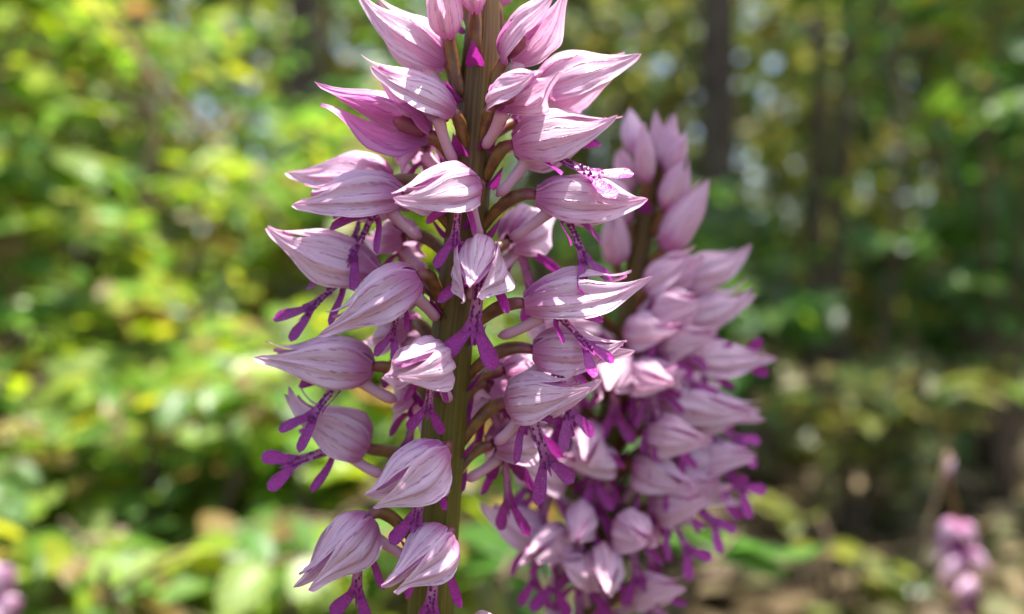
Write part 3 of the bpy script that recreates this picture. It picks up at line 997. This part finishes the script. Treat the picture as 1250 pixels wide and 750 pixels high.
# ------------------------------------------------------------------ bushes, trees, floor
SUNNY = "sunlit leafy bushes"
i = 0
for (x, y, hgt, spr, ns, lf, nt, per, low, shp, pal, lab) in [
    (-0.46, 0.66, 0.62, 0.15, 5, 0.052, 38, 8, .3, "ovate", "sun", "near sunlit bush with big glossy yellow-green oval leaves and bare thin twigs"),
    (-0.09, 0.60, 0.24, 0.11, 6, 0.036, 45, 8, .3, "round", "sun", "small sunlit bush of roundish leaves directly behind the sharp orchid"),
    (-0.29, 0.64, 0.26, 0.13, 6, 0.040, 50, 8, .3, "ovate", "sun", "low sunlit bush with oval leaves under the big-leaved one"),
    (-0.38, 0.74, 0.30, 0.14, 6, 0.034, 55, 8, .25, "ovate", "sun", "low dense bush of small yellow-green leaves behind the mauve orchid"),
    (-0.10, 0.72, 0.28, 0.13, 6, 0.034, 55, 8, .25, "ovate", "sun", "small-leaved dense bush between the sharp orchid and the knee-high bushes"),
    (-0.24, 0.58, 0.23, 0.10, 6, 0.032, 40, 8, .2, "ovate", "sun", "small bushy plant of fine yellow-green leaves in front of the dense bushes"),
    (-0.16, 0.84, 0.34, 0.15, 6, 0.042, 55, 8, .35, "round", "sun", "knee-high round-leaved bush behind the smallest sunlit bush"),
    (-0.42, 0.90, 0.40, 0.17, 6, 0.046, 60, 8, .35, "ovate", "sun", "knee-high oval-leaved bush full of light and pale glints"),
    (-0.24, 1.12, 0.50, 0.22, 7, 0.046, 75, 8, .4, "round", "sun", "loose round-leaved bush in front of the dark slender trunk"),
    (-0.62, 1.20, 0.66, 0.24, 7, 0.052, 80, 8, .4, "ovate", "sun", "taller oval-leaved bush standing behind the glossy yellow-green one"),
    (-0.34, 1.55, 0.80, 0.30, 7, 0.052, 90, 8, .4, "ovate", "green", "wide green bush beside the dark slender trunk"),
    (-0.95, 1.70, 1.10, 0.34, 7, 0.060, 100, 8, .4, "ovate", "sun", "tall pale-leaved bush deep behind the sunlit ones"),
    (0.06, 0.95, 0.30, 0.16, 6, 0.044, 50, 8, .3, "ovate", "green", "low green bush seen through the gap between the two large orchids"),
    (0.24, 1.30, 0.40, 0.22, 6, 0.050, 60, 8, .3, "ovate", "green", "green bush with a few bright leaves at the foot of the straight dark trunk"),
    (0.66, 1.20, 0.62, 0.20, 5, 0.046, 40, 8, .3, "round", "green", "thin-leaved green bush growing close to the small far orchid"),
    (0.42, 1.65, 0.45, 0.26, 6, 0.050, 60, 8, .3, "round", "green", "low round-leaved bush by the thin young tree, in half shade"),
    (0.80, 1.45, 0.40, 0.24, 6, 0.046, 55, 8, .3, "ovate", "green", "low shaded bush behind the thin-leaved one"),
    (0.40, 1.05, 0.22, 0.16, 6, 0.040, 36, 8, .25, "ovate", "olive", "ankle-high olive bush on the litter beyond the fallen branch"),
    (0.86, 1.60, 1.00, 0.32, 6, 0.052, 60, 8, .45, "ovate", "sun", "tall sparse yellow-green bush among the shaded trunks"),
    (0.22, 2.40, 1.20, 0.45, 7, 0.060, 110, 8, .3, "ovate", "olive", "big loose bush in the shade between two trunks"),
    (1.35, 2.40, 1.40, 0.45, 7, 0.060, 120, 8, .3, "round", "green", "broad dark green bush at the shady edge of the wood"),
]:
    i += 1
    if x < 0 and y > 0.8: lf, nt = lf * 0.82, int(nt * 1.35)
    shrub("bush", x, y, hgt, spr, ns, lf, nt, shp, pal, lab, 100 + i, 120, SUNNY if x < 0 else "shaded leafy bushes", per=per, low=low, cat="bush")

# low herbs with broad leaves
for k, (x, y, hg, lf, n, pal, lab) in enumerate([
    (-0.005, 0.30, 0.17, 0.040, 9, "green", "low plant with broad bright green leaves at the orchids' foot"),
    (0.05, 0.34, 0.20, 0.032, 8, "green", "low leafy plant with rounded bright leaf below the blurred orchid"),
    (-0.14, 0.46, 0.225, 0.026, 24, "sun", "low sunlit plant with many small leaves near the sharp orchid's foot"),
    (-0.26, 0.50, 0.225, 0.027, 26, "sun", "low yellow-green plant right beside the mauve orchid"),
    (-0.09, 0.50, 0.215, 0.027, 20, "sun", "pale-leaved low plant growing just behind the sharp orchid's stem"),
    (-0.20, 0.54, 0.24, 0.029, 24, "sun", "low sunlit plant with glinting round leaves in front of the oval-leaved bushes"),
    (-0.34, 0.56, 0.25, 0.029, 24, "sun", "low plant with pale glinting leaves under the big-leaved bush"),
    (0.26, 0.70, 0.10, 0.036, 5, "olive", "small green seedling plant on the shaded litter"),
    (0.31, 0.50, 0.10, 0.030, 5, "olive", "small plant with green leaves under the far orchid's pink hoods"),
]):
    shrub("herb", x, y, hg, 0.06 + (0.05 if x < -.1 else 0), 5, lf, n, "round", pal, lab, 300 + k, 60, None, per=6, low=.4, cat="plant")

def shade_sapling():
    r = random.Random(77)
    base = Vector((0.46, 0.34, ground_z(0.46, 0.34) - 0.01))
    root = link("sapling", None, None, base)  # unseen plant, added so its leaves shade the rear spike
    tag(root, "added out-of-view sapling whose leafy branch shades the blurred orchid", "sapling")
    tgt = Vector((0.045, 0.168, 0.30)) + sd * 0.42
    pts = bez(base, base + Vector((0.02, 0, 0.62)), tgt + Vector((0.22, 0.06, 0.16)), tgt + Vector((-0.02, 0.02, 0.0)), 14)
    mb = MB()
    tube(mb, [p - base for p in pts], [0.007 * (1 - 0.85 * k / 13) for k in range(14)], 8)
    mb.build("stem", M["twig"], root)
    leaves = []
    vs = variants("ovate", "green")
    tw = MB()
    n = 0
    while n < 34:
        w = Vector((r.uniform(-0.02, 0.075), r.uniform(0.125, 0.18), 0.30))     # where its shadow falls
        if w.y < 0.143 and w.x < 0.036: continue
        n += 1
        c = w + sd * r.uniform(0.38, 0.5)
        near = min(pts, key=lambda p: (p - c).length)
        d = (c - near).normalized() + Vector((r.gauss(0, .4), r.gauss(0, .4), -0.1))
        sz = r.uniform(0.028, 0.042)
        m = leaf_matrix(c - d.normalized() * sz * 0.5, d, Vector((0, 0, 1)) + rv(r, .2), sz)
        e = m.translation
        tube(tw, [near - base, near.lerp(e, .5) - base + Vector((0, 0, .004)), e - base], [0.0012, 0.0009, 0.0006], 5)
        o = bpy.data.objects.new("leaf", vs[r.randrange(len(vs))][1]); COL.objects.link(o)
        o.parent = root
        m.translation = m.translation - base
        o.matrix_basis = m
    tw.build("twigs", M["twig"], root)["kind"] = "stuff"
shade_sapling()

TR = "trunks of the wood"
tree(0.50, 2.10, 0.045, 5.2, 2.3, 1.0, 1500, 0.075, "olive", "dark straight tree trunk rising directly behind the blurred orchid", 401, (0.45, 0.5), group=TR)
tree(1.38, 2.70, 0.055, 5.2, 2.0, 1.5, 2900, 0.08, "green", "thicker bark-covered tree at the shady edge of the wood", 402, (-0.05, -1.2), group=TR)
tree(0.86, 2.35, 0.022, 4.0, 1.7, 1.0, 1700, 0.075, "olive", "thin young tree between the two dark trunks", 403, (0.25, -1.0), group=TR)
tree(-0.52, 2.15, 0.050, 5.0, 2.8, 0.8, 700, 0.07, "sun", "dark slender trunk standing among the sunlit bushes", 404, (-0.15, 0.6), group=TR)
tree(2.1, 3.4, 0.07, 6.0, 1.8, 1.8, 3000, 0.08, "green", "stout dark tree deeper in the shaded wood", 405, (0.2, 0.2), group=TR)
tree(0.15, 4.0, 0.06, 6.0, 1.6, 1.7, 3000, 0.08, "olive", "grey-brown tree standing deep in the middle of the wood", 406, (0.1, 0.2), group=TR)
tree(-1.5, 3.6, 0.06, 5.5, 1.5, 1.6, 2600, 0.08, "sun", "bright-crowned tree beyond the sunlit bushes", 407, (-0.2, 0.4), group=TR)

tree(1.02, 1.95, 0.016, 3.6, 1.9, 0.6, 500, 0.06, "olive", "slim sapling trunk right beside the sparse yellow-green bush", 411, (0.15, 0.2), group=TR)
tree(0.68, 2.75, 0.024, 4.4, 2.2, 0.7, 600, 0.07, "olive", "slim dark trunk just behind the thin young tree", 412, (0.1, 0.3), group=TR)
tree(1.05, 3.10, 0.030, 4.8, 2.2, 0.8, 700, 0.07, "olive", "slim dark trunk in the shade behind the thicker tree", 413, (0.1, 0.3), group=TR)
tree(0.30, 3.20, 0.026, 4.6, 2.2, 0.8, 700, 0.07, "olive", "slim dark trunk between the orchids' bushes and the grey-brown tree", 414, (0.1, 0.3), group=TR)

# far wood: reads as one mass
r = random.Random(900)
leaves = []
for k in range(52000):
    y = 3.6 + 11 * r.random() ** 0.8
    x = r.uniform(-0.8, 0.8) * y
    z = ground_z(x, y) + r.random() ** 1.3 * 0.62 * y
    n = noise.noise(Vector((x * 0.9, y * 0.9, z * 1.1)))
    if n < -0.16: continue
    leaves.append((leaf_matrix(Vector((x, y, z)), rv(r), Vector((0, 0, 1)) + rv(r, 0.6), r.uniform(0.10, 0.24)), r.randrange(1000)))
far = bake_leaves("far_wood", leaves, variants("ovate", "olive"), M["leaf"])
tag(far, "far wood of blurred olive and green foliage", "wood", kind="stuff")

# litter and grass on the floor
leaves = []
for k in range(5200):
    y = 0.35 + 4.0 * r.random() ** 1.4
    x = r.uniform(-0.8, 0.8) * (y + 0.3)
    leaves.append((leaf_matrix(Vector((x, y, ground_z(x, y) + 0.006 + r.random() * 0.012)), Vector((r.gauss(0, 1), r.gauss(0, 1), r.gauss(0, .2))), Vector((0, 0, 1)) + rv(r, 0.3), r.uniform(0.03, 0.065)), r.randrange(1000)))
lit = bake_leaves("leaf_litter", leaves, variants("ovate", "dead", "dead_leaf"), M["dead_leaf"])
tag(lit, "brown dead leaves lying on the forest floor", "leaf litter", kind="stuff")
leaves = []
for k in range(1500):
    y = 0.40 + 2.6 * r.random() ** 1.2
    x = r.uniform(-0.75, 0.75) * (y + 0.2)
    if x > 0.05 and y < 1.1: continue
    if noise.noise(Vector((x * 3, y * 3, 9))) < (-0.05 if x < 0.05 else 0.18): continue
    leaves.append((leaf_matrix(Vector((x, y, ground_z(x, y) - 0.003)), Vector((r.gauss(0, .35), r.gauss(0, .35), 1)), Vector((r.gauss(0, 1), -1, 0.2)), r.uniform(0.06, 0.16)), r.randrange(1000)))
for mb, _ in variants("lance", "olive"): pass
grs = bake_leaves("undergrowth", leaves, variants("lance", "olive"), M["leaf"])
tag(grs, "narrow green blades of undergrowth rising from the litter", "undergrowth", kind="stuff")

def branch(pts, r0, label, name="fallen_branch", cat="branch", mat="dry", side=()):
    base = pts[0]
    root = link(name, None, None, base)
    tag(root, label, cat)
    mb = MB()
    n = 14
    path = []
    for i in range(n):
        q = i / (n - 1) * (len(pts) - 1); k = min(len(pts) - 2, int(q))
        path.append(pts[k].lerp(pts[k + 1], q - k) + rv(rng, r0 * 0.25))
    tube(mb, [p - base for p in path], [r0 * (1 - 0.6 * i / (n - 1)) for i in range(n)], 8)
    mb.build("main_stem", M[mat], root)
    for (fr, dv) in side:
        p = path[int(fr * (n - 1))]
        m = MB()
        tube(m, [p - base + dv * t for t in (0, .33, .66, 1)], [r0 * .5, r0 * .4, r0 * .3, r0 * .15], 6)
        m.build("side_twig", M[mat], root)
    return root
def gp(x, y, up=0.006):
    """the ground point seen at a photo pixel"""
    d = CAM_Z * PXF / (y - 375.0)
    p = px(x, y, d); p.z = ground_z(p.x, p.y) + up
    return p
branch([gp(890, 668, .03), gp(990, 700, .02), gp(1100, 742, .01), gp(1180, 790, 0)], 0.009, "grey-brown fallen branch lying across the shaded litter near the far orchid", side=((0.4, Vector((0.05, 0.06, 0.05))), (0.6, Vector((0.07, -0.04, 0.03)))))
branch([gp(1010, 720, .0), gp(980, 655, .03), gp(1060, 600, .05)], 0.006, "thinner crooked dead branch crossing behind the grey-brown one", side=((0.5, Vector((-0.06, 0.08, 0.06))),))
def foot(x, y):
    return Vector((x, y, ground_z(x, y) - 0.005))
branch([foot(0.02, 1.02), px(470, 470, 1.0), px(320, 240, 0.97), px(170, 75, 0.95), px(60, -60, 0.95)], 0.0065, "leaning dead brown stem slanting through the sunlit bushes", "dead_sapling", "dead sapling", "dry",
       side=((0.45, Vector((-0.10, 0.03, 0.01))), (0.6, Vector((0.03, -0.02, 0.12)))))
branch([foot(-0.44, 1.05), px(150, 400, 1.04), px(190, 160, 1.05), px(150, -60, 1.05)], 0.008, "thin upright bare twig among the oval-leaved bushes", "bare_twig", "twig", "twig",
       side=((0.55, Vector((0.10, 0.0, 0.10))), (0.75, Vector((-0.09, 0.02, 0.06)))))
branch([foot(0.62, 1.42), px(1080, 400, 1.4), px(1105, 200, 1.42), px(1075, -50, 1.45)], 0.010, "crooked bare stem between the green bush and the thin young tree", "bare_sapling", "sapling", "twig",
       side=((0.5, Vector((0.12, 0.0, 0.10))), (0.7, Vector((-0.12, 0.02, 0.09)))))
p0 = px(1100, 770, 0.385); p0.z = 0
branch([Vector((p0.x, p0.y, ground_z(p0.x, p0.y))), px(1112, 740, 0.385), px(1130, 650, 0.385), px(1157, 552, 0.388)], 0.0016, "thin dry brown stalk leaning in front of the small far orchid", "dry_stalk", "stalk")
